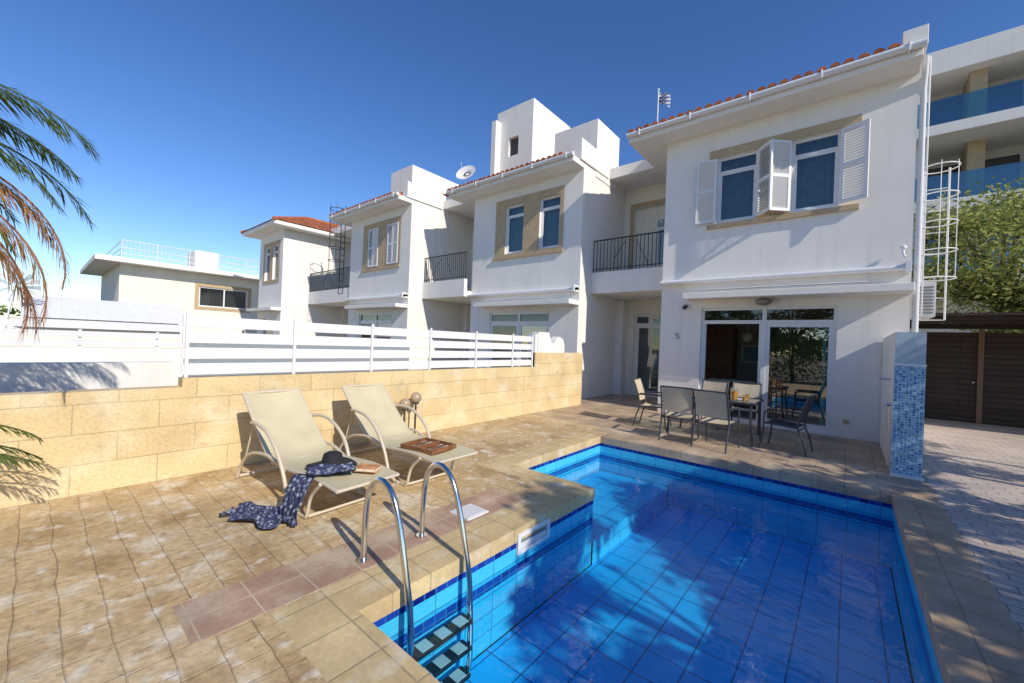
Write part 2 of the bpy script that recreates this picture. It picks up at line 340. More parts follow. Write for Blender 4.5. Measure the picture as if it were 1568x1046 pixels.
# walls slightly outside so that the coping slabs overhang
e=.012
pwall((PX0-e,PY0-e),(PX0-e,AY-e),ZB); pwall((PX0-e,AY-e),(AX-e,AY-e),ZA); pwall((AX-e,AY-e),(AX-e,PY1+e),ZA)
pwall((AX-e,PY1+e),(PX0,PY1+e),ZA); pwall((PX0,PY1+e),(PX1+e,PY1+e),ZB); pwall((PX1+e,PY1+e),(PX1+e,PY0-e),ZB); pwall((PX1+e,PY0-e),(PX0-e,PY0-e),ZB)
b.done('basin',pool)
b=B(); zw=-.285
b.add([(PX0,PY0,zw),(PX1,PY0,zw),(PX1,PY1,zw),(AX,PY1,zw),(AX,AY,zw),(PX0,AY,zw)],[(0,1,2,3,4,5)],water_m); b.done('water',pool)
b=B(); yk=2.98
b.box(PX0-.01,PX0+.012,yk-.24,yk+.24,-.235,-.20,wpaint); b.box(PX0-.01,PX0+.012,yk-.24,yk+.24,-.09,-.055,wpaint)
b.box(PX0-.01,PX0+.012,yk-.24,yk-.20,-.20,-.09,wpaint); b.box(PX0-.01,PX0+.012,yk+.20,yk+.24,-.20,-.09,wpaint)
b.quad((PX0-.006,yk-.2,-.2),(PX0-.006,yk+.2,-.2),(PX0-.006,yk+.2,-.09),(PX0-.006,yk-.2,-.09),curtain)
b.box(PX0-.005,PX0+.004,yk-.19,yk+.19,-.195,-.15,galv)
b.done('skimmer',pool)
lad=empty('pool_ladder')
b=B()
for y in (1.56,2.07):
    b.tube(spline([(-2.61,y,0),(-2.60,y,.35),(-2.56,y,.53),(-2.46,y,.62),(-2.33,y,.60),(-2.22,y,.45),(-2.10,y,.08),(-2.04,y,-.2),(-2.02,y,-.72),(-2.12,y,-.82)],7),.0215,steel,14)
    b.tube([(-2.61,y,.0),(-2.61,y,.02)],.045,steel,16)
b.done('rails',lad)
b=B()
for z in (-.36,-.55,-.74):
    b.box(-2.08,-1.98,1.575,2.055,z-.03,z,rubber)
    for k in range(3):
        yy=1.62+k*.155
        b.box(-2.075,-1.985,yy,yy+.09,z,z+.004,treadgrip)
b.done('treads',lad,bevel=.006)
# ------------------------------------------------------------ boundary wall + slat fence
b=B(); WX=-5.53
b.box(WX-.2,WX,-6,1.06,0,.975,stone); b.box(WX-.2,WX,1.06,7.45,0,1.07,stone); b.box(WX-.2,WX,7.45,8.7,0,1.40,stone)
b.box(WX-.2,WX,8.7,9.6,0,1.40,stone)
b.done('stone_boundary_wall')
b=B()
pts=[(7.55,1.4),(8.68,1.4),(8.68,1.60),(8.60,1.74),(8.42,1.80),(8.28,1.72),(8.22,1.62),(8.1,1.62),(7.98,1.88),(7.55,1.88)]
n=len(pts)
b.add([(WX-.19,y,z) for y,z in pts]+[(WX-.01,y,z) for y,z in pts],[tuple(range(n)),tuple(reversed(range(n,2*n)))]+[(i,(i+1)%n,n+(i+1)%n,n+i) for i in range(n)],white)
b.box(WX-.24,WX-.03,7.45,7.6,1.05,1.83,wpaint)
b.done('white_gate_post')
b=B()
for k in range(4):
    z=1.10+k*.178; b.box(WX-.10,WX-.075,1.06,7.44,z,z+.128,wpaint)
y=1.08
while y<7.4:
    b.box(WX-.074,WX-.045,y,y+.035,1.072,1.80,wpaint); y+=1.12
b.box(WX-.074,WX-.045,7.38,7.42,1.072,1.80,wpaint)
b.done('slat_fence',bevel=.003)
b=B(); b.box(-7.6,-7.4,-8,1.3,-.08,1.13,white); b.done('white_garden_wall')
b=B()
b.box(-12.2,-12.0,-9,2.3,-.08,1.15,white)
for k in range(3): b.box(-12.05,-12.02,-.6,2.4,1.2+k*.17,1.32+k*.17,wpaint)
for k in range(3): b.box(-12.09,-12.051,-.6+k*1.2,-.55+k*1.2,1.15,1.7,wpaint)
b.done('neighbour_slat_fence')
b=B(); b.box(-12.6,-12.5,2.4,9,-.08,1.5,plain('painted_shade_grey',(.26,.30,.34),.8)); b.done('fence_shade_backing')  # added backing for the fence gaps; neighbour's bluish shade is put into its colour
# ------------------------------------------------------------ houses
def house(name,ox,oy,kind,base=0):
    h=empty(name); x0=-3.7+ox; x1=.83+ox; y=10.27+oy; yb=16.8+oy
    door=(-2.74+ox,-.2+ox,.04,2.61)
    if kind==1: wins=[(-2.5+ox,-1.68+ox,4.6,6.13),(-1.05+ox,-.25+ox,4.6,6.13)]
    else: wins=[(-2.15+ox,-1.37+ox,4.6,6.22),(-.72+ox,.06+ox,4.6,6.22)]
    b=B(); facade(b,x0,x1,-.05,6.82,y,[door]+wins,white)
    zt=6.9 if kind==1 else 7.6
    b.box(x1-.2,x1,y+.003,yb,-.05,zt,white); b.box(x0,x0+.2,y+.003,yb,-.05,6.82,white); b.box(x0+.2,x1-.2,yb-.2,yb,-.05,6.82,intw)
    b.box(x0+.2,x1-.2,y+.2,yb-.2,2.8,3.1,intw); b.box(x0+.2,x1-.2,y+.2,yb-.2,6.6,6.8,intw)
    b.box(x0+.2,x1-.2,y+.2,yb-.2,-.05,.03,intw); b.box(x0+.2,x1-.2,y+3.0,y+3.1,.03,2.8,intw)
    b.done('walls',h)
    b=B()
    # eaves
    xe0=x0-.78; xe1=x1+.0
    b.box(xe0,xe1-.001,y-.6,y+.02,6.82,6.98,white)
    b.box(xe0,x0-.001,y+.02,yb,6.82,6.98,white)
    pts=[(xe0-.02,y-.66,6.99),(xe1+.03,y-.66,6.99)]
    b.tube(pts,.065,wpaint,10)
    for k in range(5):
        xx=xe0+.3+k*(xe1-xe0-.5)/4; b.box(xx,xx+.03,y-.735,y-.58,6.9,7.06,wpaint)
    b.box(x1-.27,x1+.05,y-.62 if kind==1 else y-.25,y+1.5,6.985,7.32 if kind==1 else 7.6,white)
    b.done('eaves',h,bevel=.008)
    b=B(); tileroof(b,xe0,x1-.28,y-.68,7.03,y+2.6,7.98); b.done('tiled_roof',h)
    b=B()
    # canopy slab, awning cassette
    b.box(-3.02+ox,x1+.002,y-.55,y-.001,2.78,2.92,white)
    b.done('canopy',h,bevel=.01)
    b=B()
    b.box(x0+.0,x1-.02,y-.16,y-.002,3.22,3.30,wpaint); b.tube([(x0+.02,y-.17,3.24),(x1-.02,y-.17,3.24)],.05,wpaint,10)
    b.box(x1-.1,x1-.02,y-.26,y-.002,3.16,3.36,wpaint)
    b.tube([(x1-.6,y-.62,2.96),(x0+1.1,y-.62,2.96)],.015,galv,8)
    b.done('awning_cassette',h,bevel=.006)
    b=B()
    for i,w in enumerate(wins):
        window(b,w[0],w[1],y+.07,w[2],w[3],curtain if kind==1 else blind)
    # sliding door
    dx0,dx1,dz0,dz1=door; yy=y+.05
    frame(b,dx0,dx1,yy,dz0,dz1,.06,frame_w,.1)
    b.box(dx0+.06,dx1-.06,yy+.003,yy+.097,2.24,2.32,frame_w)
    xm=-1.45+ox; b.box(xm-.04,xm+.04,yy-.002,yy+.102,.1,2.55,frame_w)
    frame(b,xm+.04,dx1-.06,yy+.01,.1,2.24,.07,frame_w,.04)
    b.quad((xm+.1,yy+.03,.16),(dx1-.12,yy+.03,.16),(dx1-.12,yy+.03,2.18),(xm+.1,yy+.03,2.18),doorglass)
    b.quad((dx0+.06,yy+.04,2.32),(dx1-.06,yy+.04,2.32),(dx1-.06,yy+.04,2.55),(dx0+.06,yy+.04,2.55),glass)
    if kind!=1:
        frame(b,dx0+.06,xm-.04,yy+.01,.1,2.24,.07,frame_w,.04)
        b.quad((dx0+.12,yy+.03,.16),(xm-.1,yy+.03,.16),(xm-.1,yy+.03,2.18),(dx0+.12,yy+.03,2.18),glass)
        b.box(dx0+.1,dx1-.1,yy+.3,yy+.31,.05,2.5,curtain)
    else:
        frame(b,xm-.10,dx1-.16,yy+.055,.1,2.24,.07,frame_w,.04)
        b.box(dx0+.062,dx0+.10,yy+.02,yy+.09,.1,2.24,frame_w)
    b.done('windows_and_doors',h)
    b=B()
    if kind==1:
        b.box(-2.68+ox,.06+ox,y-.025,y-.001,6.14,6.33,beige)
        b.box(-2.68+ox,.06+ox,y-.07,y-.001,4.47,4.57,beige)
        b.box(-1.68+ox,-1.05+ox,y-.02,y-.001,4.6,6.13,beige)
    else:
        facade(b,-2.6+ox,.18+ox,4.5,6.46,y-.025,wins,beige,.03)
        for (p,q) in (((-2.6+ox),4.5),):
            b.quad((p,y-.025,q),(p,y,q),(p,y,6.46),(p,y-.025,6.46),beige)
        b.box(-2.65+ox,.23+ox,y-.07,y-.001,4.42,4.5,beige)
    b.done('window_surrounds',h)
    b=B()
    if kind==1:
        shutter(b,-2.5+ox,y-.05,4.62,6.11,.43,188)
        shutter(b,-1.66+ox,y-.05,4.62,6.11,.45,-48)
        shutter(b,-1.06+ox,y-.05,4.62,6.11,.45,180+42)
        shutter(b,-.24+ox,y-.05,4.62,6.11,.45,-22)
        b.done('window_shutters',h)
    elif kind==3:
        for w in wins:
            shutter(b,w[0]+.02,y-.03,w[2],w[3],.37,0); shutter(b,w[1]-.02,y-.03,w[2],w[3],.37,180)
        b.done('window_shutters',h)
    return h
h1=house('white_townhouse',0,0,1)
h2=house('white_townhouse',-6.95,0,2)
h3=house('white_townhouse',-13.9,-1.02,3)
# details for house 1
b=B()
b.tube([(.9,10.1,7.0),(.9,10.2,6.75),(.9,10.3,6.5),(.9,10.3,.1)],.045,wpaint,10)
b.tube([(.98,10.35,7.1),(.98,10.35,2.4)],.012,galv,8)
b.sphere((.70,10.16,3.62),.05,wpaint); b.tube([(.70,10.2,3.66),(.70,10.1,3.5),(.72,10.05,3.42)],.02,wpaint,8)
b.tube([(-3.1,10.16,2.62),(-3.1,10.25,2.66)],.05,black,10)
b.sphere((-1.45,10.1,2.70),.16,plain('lamp_bulkhead',(.25,.23,.2),.5),16,8,.5)
b.box(-.06,.03,10.25,10.269,.28,.36,beige)
b.done('pipes_and_fixtures',h1)
b=B()
grl=plain('ac_grille',(.22,.22,.22),.5)
b.box(.93,1.20,10.75,11.5,2.4,3.05,galv)
for k in range(9): b.box(.96,1.17,10.735,10.749,2.46+k*.06,2.49+k*.06,grl)
b.done('air_conditioner',bevel=.01)
# number "5"
b=B(); T=Matrix.Translation((-3.32,10.262,1.88)); b.T=T
for s in ((0,.09,.10,.115),(0,.015,.055,.10),(0,.075,.05,.062),(.07,.085,.005,.06),(0,.08,-.01,.004)): b.box(s[0],s[1],0,.006,s[2],s[3],black)
b.done('house_number',h1)
# interior of house 1
b=B()
b.box(-3.4,-2.5,12.6,13.2,.03,2.3,woodbd); b.box(-2.9,-1.9,12.0,12.6,.03,.8,brownf); b.box(-2.95,-1.85,11.95,12.65,.8,.84,paper)
b.box(-2.4,-1.7,13.22,13.26,1.3,1.8,paper); b.box(-2.35,-1.75,13.2,13.219,1.35,1.75,blind); b.box(-1.55,-1.2,11.6,12.3,.03,.95,woodbd)
b.tube([(-2.1,12.3,2.8),(-2.1,12.3,2.1)],.01,galv,6); b.sphere((-2.1,12.3,2.0),.13,paper)
b.box(-1.2,-.5,12.4,13.1,.03,.7,blind); b.box(-1.2,-.5,13.0,13.2,.7,1.1,blind)
b.done('interior_furniture',h1)
# connectors with balconies
def connector(name,x0,x1,yf,yw,ztop,door=True):
    h=empty(name)
    ops=[]
    dw=(x0+.5,x0+1.5,.04,2.72)
    ud=(x0+.35,x1-.25,3.9,6.35)
    b=B(); facade(b,x0,x1,-.05,ztop,yw,[dw,ud],cream if ztop>7.8 else white,.2)
    b.box(x0,x1,yw+.3,yw+3,ztop-.2,ztop,white); b.quad((x0,yw+1.5,0),(x1,yw+1.5,0),(x1,yw+1.5,ztop),(x0,yw+1.5,ztop),intw)
    b.box(x0,x1,yf+.9,yw-.01,7.02,7.35,white)
    b.box(x0,x0+.25,yw-.35,yw-.002,0,3.18,white)
    b.done('walls',h)
    b=B(); b.box(x0+.002,x1-.002,yf,yf+.15,3.2,3.84,white); b.box(x0+.002,x1-.002,yf+.15,yw-.002,3.2,3.42,white); b.done('balcony_slab',h,bevel=.008)
    b=B(); n=int((x1-x0)/.115)
    for i in range(n+1):
        x=x0+.02+i*(x1-x0-.04)/n; b.box(x-.008,x+.008,yf+.06,yf+.076,3.84,4.80,black)
    b.box(x0,x1,yf+.05,yf+.09,4.80,4.83,black); b.box(x0,x1,yf+.055,yf+.085,3.93,3.95,black)
    xm=(x0+x1)/2
    b.tube(arc((xm-.5,yf+.04,4.0),(xm-.5,yf-.12,4.15),(xm-.15,yf+.04,4.7)),.01,black,6); b.tube(arc((xm+.5,yf+.04,4.0),(xm+.5,yf-.12,4.15),(xm+.15,yf+.04,4.7)),.01,black,6)
    b.done('balcony_railing',h)
    b=B(); 
    frame(b,dw[0],dw[1],yw+.06,dw[2],dw[3],.07,frame_w,.08); b.box(dw[0]+.07,dw[1]-.07,yw+.063,yw+.137,2.35,2.43,frame_w)
    frame(b,dw[0]+.07,dw[1]-.07,yw+.08,dw[2]+.07,2.35,.08,frame_w,.04)
    b.quad((dw[0]+.07,yw+.1,.1),(dw[1]-.07,yw+.1,.1),(dw[1]-.07,yw+.1,2.66),(dw[0]+.07,yw+.1,2.66),glass)
    b.box(ud[0],ud[1],yw+.16,yw+.18,3.9,6.35,cream)
    window(b,ud[0]+.75,ud[1]-.1,yw+.06,4.3,5.9,blind)
    facade(b,ud[0]-.12,ud[1]+.12,3.9,6.5,yw-.02,[ud],beige,.02)
    b.box(dw[0]-.03,dw[1]+.03,yw+.6,yw+.61,.05,2.7,blind)
    b.done('windows_and_doors',h)
    return h
connector('balcony_link_building',-6.12,-3.7,10.95,13.1,7.9)
connector('balcony_link_building',-13.07,-10.65,9.9,12.5,7.9)
connector('balcony_link_building',-22.0,-17.6,9.3,11.5,7.6)
b=B()
b.tube([(-4.3,12.9,3.16),(-4.3,12.9,3.1)],.1,black,12); b.done('porch_lamp')
# roof towers
def tower(name,x0,x1,y0,y1,z0,z1,win=None):
    b=B()
    ops=[win] if win else []
    facade(b,x0,x1,z0,z1,y0,ops,white,.15)
    b.quad((x1,y0,z0),(x1,y1,z0),(x1,y1,z1),(x1,y0,z1),white); b.quad((x0,y0,z0),(x0,y0,z1),(x0,y1,z1),(x0,y1,z0),white)
    b.quad((x0,y1,z0),(x0,y1,z1),(x1,y1,z1),(x1,y1,z0),white); b.quad((x0,y0,z1),(x1,y0,z1),(x1,y1,z1),(x0,y1,z1),white)
    if win: b.quad((x0+.01,y0+.15,z0),(x1-.01,y0+.15,z0),(x1-.01,y0+.15,z1-.01),(x0+.01,y0+.15,z1-.01),dark)
    return b.done(name)
t=tower('roof_stair_tower',-11.3,-9.46,12.0,14.6,6.8,10.95,(-10.65,-10.15,9.0,9.75))
b=B(); b.box(-11.33,-11.1,11.7,11.999,6.9,10.5,white); b.done('chimney_stack')
t=tower('roof_parapet_block',-7.68,-6.1,10.95,12.45,6.8,8.58)
t=tower('roof_stair_tower',-17.3,-15.6,11.0,14.1,6.8,9.6)
t=tower('roof_parapet_block',-3.6,-2.0,13.2,15.5,6.8,8.0)
t=tower('roof_stair_tower',-31.5,-28.6,11.0,13.5,6.0,8.6)
# satellite dish
b=B(); b.T=Matrix.Translation((-12.0,11.0,8.35))@Euler((R(60),0,R(20))).to_matrix().to_4x4()
vs=[(0,0,-.08)];fs=[]
for j in (1,2,3):
    for i in range(20):
        a=i*math.pi/10; rr=.42*j/3; vs.append((rr*math.cos(a),rr*math.sin(a),-.08+.1*(j/3)**2))
for i in range(20): fs.append((0,1+i,1+(i+1)%20))
for j in (0,1):
    for i in range(20): fs.append((1+j*20+i,1+j*20+(i+1)%20,21+j*20+(i+1)%20,21+j*20+i))
b.add(vs,fs,galv,True); b.tube([(0,-.4,0),(0,0,.5)],.012,galv,6); b.T=Matrix.Translation((-12.0,11.1,7.2)); b.tube([(0,0,-.2),(0,0,1.1)],.025,galv,8)
b.done('satellite_dish')
# flag on a thin roof pole
b=B(); ax_,ay_=-5.05,13.0
b.tube([(ax_,ay_,7.8),(ax_,ay_,10.1)],.02,galv,8); b.sphere((ax_,ay_,10.12),.035,galv,8,6)
vs=[];fs=[]
for i in range(9):
    t_=i/8; yw_=.06*math.sin(t_*7)
    vs+=[(ax_+.02+.38*t_,ay_+yw_,10.0-.24*t_*t_),(ax_+.02+.34*t_,ay_+yw_+.03,9.68-.25*t_)]
for i in range(8): fs.append((2*i,2*i+1,2*i+3,2*i+2))
b.add(vs,fs,redm,True); b.done('roof_flag')
# cage ladder (black) between house 3 and 4, white one on right
def cage(name,x,y,z0,z1,m,r=.36,rg=.3,hs=.6,th=.014):
    b=B()
    b.tube([(x-.2,y,z0),(x-.2,y,z1)],.02,m,6); b.tube([(x+.2,y,z0),(x+.2,y,z1)],.02,m,6)
    z=z0
    while z<z1: b.tube([(x-.2,y,z),(x+.2,y,z)],.012,m,6); z+=rg
    z=z0+.9
    while z<=z1:
        b.tube([(x+r*math.cos(a),y-.3+r*math.sin(a),z) for a in [i*math.pi/9 for i in range(-11,9)]],th,m,6); z+=hs
    for a in (-150,-90,-30): b.tube([(x+r*math.cos(R(a)),y-.3+r*math.sin(R(a)),z0+.9),(x+r*math.cos(R(a)),y-.3+r*math.sin(R(a)),z1)],.008,m,6)
    return b.done(name)
cage('caged_ladder',1.42,13.2,2.5,5.95,galv,.32,.5,.62,.014)
cage('caged_ladder',-18.5,9.3,3.6,7.7,black,.33)
# ------------------------------------------------------------ house 4
h=empty('hip_roof_house')
b=B(); fx0,fx1,fy=-25.2,-22.0,8.0
facade(b,fx0,fx1,-.05,6.9,fy,[(-24.4,-23.7,4.4,6.2),(-23.3,-22.6,4.4,6.2),(-24.4,-22.8,.1,2.4)],white,.15)
b.quad((fx1,fy,-.05),(fx1,15,-.05),(fx1,15,6.9),(fx1,fy,6.9),white); b.quad((fx0,fy,-.05),(fx0,fy,6.9),(fx0,15,6.9),(fx0,15,-.05),white)
b.quad((fx0,fy+.5,0),(fx1,fy+.5,0),(fx1,fy+.5,6.9),(fx0,fy+.5,6.9),dark)
b.box(fx0-.2,fx1+.1,fy-.5,fy-.001,2.75,2.9,white)
b.box(fx0-.7,fx1+.7,fy-.7,15.5,6.9,7.08,white)
b.done('walls',h)
b=B(); A=(fx0-.75,fy-.75,7.1);Bq=(fx1+.75,fy-.75,7.1);Cq=(fx1+.75,15.6,7.1);D=(fx0-.75,15.6,7.1); E1=(-23.6,fy+1.8,8.15);E2=(-23.6,13.5,8.15)
roofbrick=brick('roof_tile_pattern',(.50,.17,.06),(.40,.12,.045),(.16,.05,.025),.22,.33,.03,off=0,rough=.8,bst=1,bd=.04)
b.add([A,Bq,E1],[(0,1,2)],roofbrick); b.add([Bq,Cq,E2,E1],[(0,1,2,3)],roofbrick); b.add([D,A,E1,E2],[(0,1,2,3)],roofbrick); b.add([Cq,D,E2],[(0,1,2)],roofbrick)
b.tube([Bq,E1],.09,terra,8); b.tube([E1,E2],.09,terra,8); b.tube([A,E1],.09,terra,8)
b.done('hip_roof',h)
b=B()
for w in ((-24.4,-23.7),(-23.3,-22.6)): window(b,w[0],w[1],fy+.06,4.4,6.2,blind)
facade(b,-24.6,-22.4,4.2,6.4,fy-.02,[(-24.4,-23.7,4.4,6.2),(-23.3,-22.6,4.4,6.2)],beige,.02)
window(b,-24.4,-22.8,fy+.06,.1,2.4,curtain)
b.done('windows',h)
b=B(); b.T=Matrix.Translation((-22,9.6,0))@Matrix.Rotation(R(90),4,'Z'); 
b.tube([(1,-.06,3.0),(1,-.06,6.9)],.04,wpaint,8); b.done('downpipe',h)
# ------------------------------------------------------------ flat-roof house, left distance
h=empty('flat_roof_house')
b=B(); X=-30.0
b.T=Matrix.Translation((X,0,0))@Matrix.Rotation(R(90),4,'Z')   # local x -> world y ; local y -> world -x
facade(b,2.9,13,-.05,5.0,0,[(6.35,8.9,3.05,4.25)],cream,.15)
b.box(2.9,3.1,.003,9,-.05,5.0,cream); b.box(1.9,13.5,-.9,9,5.0,5.25,white)
b.quad((3.1,.4,0),(13,.4,0),(13,.4,4.95),(3.1,.4,4.95),dark)
b.box(6.9,8.2,4,6,5.25,7.0,white); b.done('walls',h)
b=B(); b.T=Matrix.Translation((X,0,0))@Matrix.Rotation(R(90),4,'Z')
frame(b,6.35,8.9,.05,3.05,4.25,.07,frame_w); b.box(7.6,7.67,.04,.12,3.12,4.18,frame_w); b.quad((6.4,.08,3.1),(8.85,.08,3.1),(8.85,.08,4.2),(6.4,.08,4.2),glass)
facade(b,6.15,9.1,2.85,4.45,-.02,[(6.35,8.9,3.05,4.25)],beige,.02); b.done('window',h)
b=B(); b.T=Matrix.Translation((X,0,0))@Matrix.Rotation(R(90),4,'Z')
for z in (5.5,5.8,6.2): b.tube([(2.9,-.5,z),(13.4,-.5,z)],.025,galv,6); b.tube([(2.9,-.5,z),(2.9,8,z)],.025,galv,6)
for k in range(60): b.tube([(2.9+k*.178,-.5,5.25),(2.9+k*.178,-.5,6.2)],.012 if k%8 else .03,galv,5)
b.done('roof_railing',h)
# carport canopy with ribbed white sheet
b=B(); vs=[];fs=[];n=90
canw=plain('canopy_white',(.80,.80,.80),.8,ns=2,na=.03,spec=.1)
for i in range(n+1):
    y=-.3+i*5.0/n; dz=.008 if i%6==0 else 0; vs+=[(-23.5,y,1.85+dz),(-26.5,y,2.8+dz)]
for i in range(n): fs.append((2*i,2*i+2,2*i+3,2*i+1))
b.add(vs,fs,canw)
b.box(-23.52,-23.45,-.3,4.7,1.66,1.8,wpaint)
for y in (-.2,1.5,3,4.6): b.box(-23.6,-23.52,y,y+.08,-.08,1.8,brownf)
b.done('carport_canopy')
b=B(); b.box(-21,-20.8,-6,9,-.08,1.2,cream); b.box(-27.4,-27.2,-8,8,-.08,1.9,white); b.done('street_wall')
# wind pump
b=B(); cx,cy,cz=-24.7,-.45,3.0
for (a,c) in ((-.4,-.4),(.4,-.4),(.4,.4),(-.4,.4)): b.tube([(cx+a,cy+c,-.05),(cx+a*.1,cy+c*.1,cz)],.03,galv,5)
for z in (.6,1.2,1.8,2.3):
    s=.4*(1-z/3.2); P=[(cx-s,cy-s,z),(cx+s,cy-s,z),(cx+s,cy+s,z),(cx-s,cy+s,z)]
    for i in range(4): b.tube([P[i],P[(i+1)%4]],.02,galv,4)
for i in range(14):
    a=i*2*math.pi/14; ca,sa=math.cos(a),math.sin(a)
    q=[(.15,-.03),(.62,-.09),(.62,.09),(.15,.03)]
    b.add([(cx+.12+.03*(1 if w>0 else -1),cy+r_*ca-w*sa,cz+r_*sa+w*ca) for r_,w in q],[(0,1,2,3)],galv if i%2 else greyp)
b.tube([(cx+.15,cy,cz),(cx-.7,cy,cz)],.03,galv,6); b.add([(cx-.7,cy,cz-.2),(cx-1.1,cy,cz-.3),(cx-1.1,cy,cz+.3),(cx-.7,cy,cz+.2)],[(0,1,2,3)],terra)
b.done('wind_pump')
# ------------------------------------------------------------ modern building right
h=empty('modern_apartment_building')
b=B(); Y=25
b.box(-2,16,Y-.3,Y+9,13.9,14.9,white)
for z in (0,4.6,7.75,10.9): b.box(-2,16,Y-1.2,Y+9,z,z+.42,white)
b.box(-2,16,Y+1.8,Y+2,0,13.9,white)
for x in (-2,1.9,5.6,10,14): b.box(x,x+.45,Y-.1,Y+1.8,.42,13.9,white)
b.box(3.6,4.1,Y+.3,Y+1.79,5.0,13.9,beige)
b.done('walls',h)
b=B()
for z in (5.02,8.17,11.32):
    for (xa,xb) in ((-1.2,1.7),(2.6,5.3),(6.4,9.6),(10.8,13.6)):
        b.box(xa,xb,Y+1.7,Y+1.79,z,z+2.3,black); b.quad((xa+.05,Y+1.68,z+.05),(xb-.05,Y+1.68,z+.05),(xb-.05,Y+1.68,z+2.25),(xa+.05,Y+1.68,z+2.25),glass)
b.done('windows',h)
b=B()
for z in (5.02,8.17,11.32): b.box(-2,16,Y-1.15,Y-1.13,z,z+1.05,bglass)
b.done('glass_balustrades',h)
# ------------------------------------------------------------ wooden gate & shed on right
b=B(); b.box(1.0,9,15.75,15.85,0,2.35,wooddk)
for x in (1.0,2.55,4.1,5.6): b.box(x,x+.1,15.70,15.749,0,2.42,brownf)
b.box(1.0,9,15.71,15.748,.05,.13,wooddk); b.sphere((2.48,15.70,1.05),.03,steel)
b.done('wooden_fence')
b=B(); 
for k in range(16): b.box(1.0+k*.5,1.42+k*.5,13.4,16.5,2.62,2.68,wooddk)
b.box(1.0,9,13.6,13.7,2.5,2.6,wooddk); b.box(1.0,9,15.9,16.0,2.45,2.6,wooddk)
b.box(8.5,8.62,13.6,13.72,0,2.5,brownf)
b.done('wooden_pergola')
# shower wall
b=B(); b.box(.48,.78,7.62,10.25,0,1.96,white)
b.quad((.476,7.614,0),(.784,7.614,0),(.784,7.614,1.50),(.476,7.614,1.50),mosaic)
b.box(.47,.79,7.606,7.618,1.50,1.53,wpaint)
b.quad((.481,7.616,1.53),(.779,7.616,1.53),(.779,7.616,1.96),(.481,7.616,1.96),greyp)
b.quad((.784,7.614,0),(.784,10.2,0),(.784,10.2,1.50),(.784,7.614,1.50),mosaic)
b.tube([(.47,7.75,.0),(.45,7.75,.9)],.012,steel,6); b.tube([(.46,7.75,1.3),(.34,7.75,1.3)],.012,steel,6); b.tube([(.47,7.75,.95),(.42,7.75,.95)],.03,steel,10)
b.box(.47,.80,7.55,7.62,-.0,.03,wpaint)
b.done('shower_wall')
# ------------------------------------------------------------ sun loungers
def lounger(yc,dx=0,rot=0):
    b=B(); b.T=Matrix.Translation((-4.2+dx,yc,0))@Matrix.Rotation(R(rot),4,'Z')@Matrix.Translation((4.2,0,0))
    prof=spline([(-3.12,0,.35),(-3.5,0,.37),(-4.0,0,.34),(-4.32,0,.36),(-4.5,0,.45),(-4.8,0,.69),(-5.08,0,.93)],6)
    hw=.29
    for s in (-1,1):
        b.tube([(p.x,s*hw,p.z) for p in prof],.018,chairframe,10)
        b.tube(spline([(-4.78,s*(hw+.02),.66),(-4.6,s*(hw+.05),.68),(-4.35,s*(hw+.05),.64),(-4.12,s*(hw+.05),.50),(-3.98,s*(hw+.04),.30),(-3.90,s*(hw+.03),.1),(-3.78,s*(hw+.03),.02),(-3.7,s*(hw+.03),.015)],6),.018,chairframe,10)
        b.tube(spline([(-3.35,s*(hw+.02),.36),(-3.5,s*(hw+.02),.22),(-3.56,s*(hw+.02),.05),(-3.62,s*(hw+.02),.015),(-3.9,s*(hw+.02),.015)],6),.016,chairframe,10)
        b.tube(spline([(-4.0,s*(hw+.01),.33),(-4.35,s*(hw+.03),.40),(-4.75,s*(hw+.03),.34),(-4.98,s*(hw+.03),.18),(-5.08,s*(hw+.03),.02)],6),.017,chairframe,10)
    for (x,z) in ((-3.12,.35),(-5.08,.93),(-5.08,.03),(-3.56,.03),(-4.3,.33)): b.tube([(x,-hw-.01,z),(x,hw+.01,z)],.015,chairframe,8)
    b.tube([(-4.78,-hw,.66),(-4.98,-hw,.2)],.01,chairframe,6); b.tube([(-4.78,hw,.66),(-4.98,hw,.2)],.01,chairframe,6)
    vs=[];fs=[];m_=8
    for p in prof:
        for j in range(m_+1):
            t=j/m_; vs.append((p.x,-hw+2*hw*t,p.z+.018-.035*math.sin(math.pi*t)))
    for i in range(len(prof)-1):
        for j in range(m_): fs.append((i*(m_+1)+j,i*(m_+1)+j+1,(i+1)*(m_+1)+j+1,(i+1)*(m_+1)+j))
    b.add(vs,fs,sling,True)
    return b.done('sun_lounger')
lounger(1.84,0,3); lounger(2.95,-.05,0)
# backgammon board on second lounger
b=B(); b.T=Matrix.Translation((-3.62,2.92,.375))@Matrix.Rotation(R(8),4,'Z')
b.box(-.24,.24,-.2,.2,0,.012,woodbd)
for s in ((-.24,.24,-.2,-.18),(-.24,.24,.18,.2),(-.24,-.22,-.18,.18),(.22,.24,-.18,.18),(-.012,.012,-.18,.18)): b.box(*s,.012,.045,woodbd)
for i in range(10):
    for s in (-1,1):
        x=-.2+i*.04+(.01 if i>4 else 0); b.add([(x-.016,s*.178,.0135),(x+.016,s*.178,.0135),(x,s*.04,.0135)],[(0,1,2) if s<0 else (2,1,0)],paper if (i+(s>0))%2 else brownf)
b.done('backgammon_board')
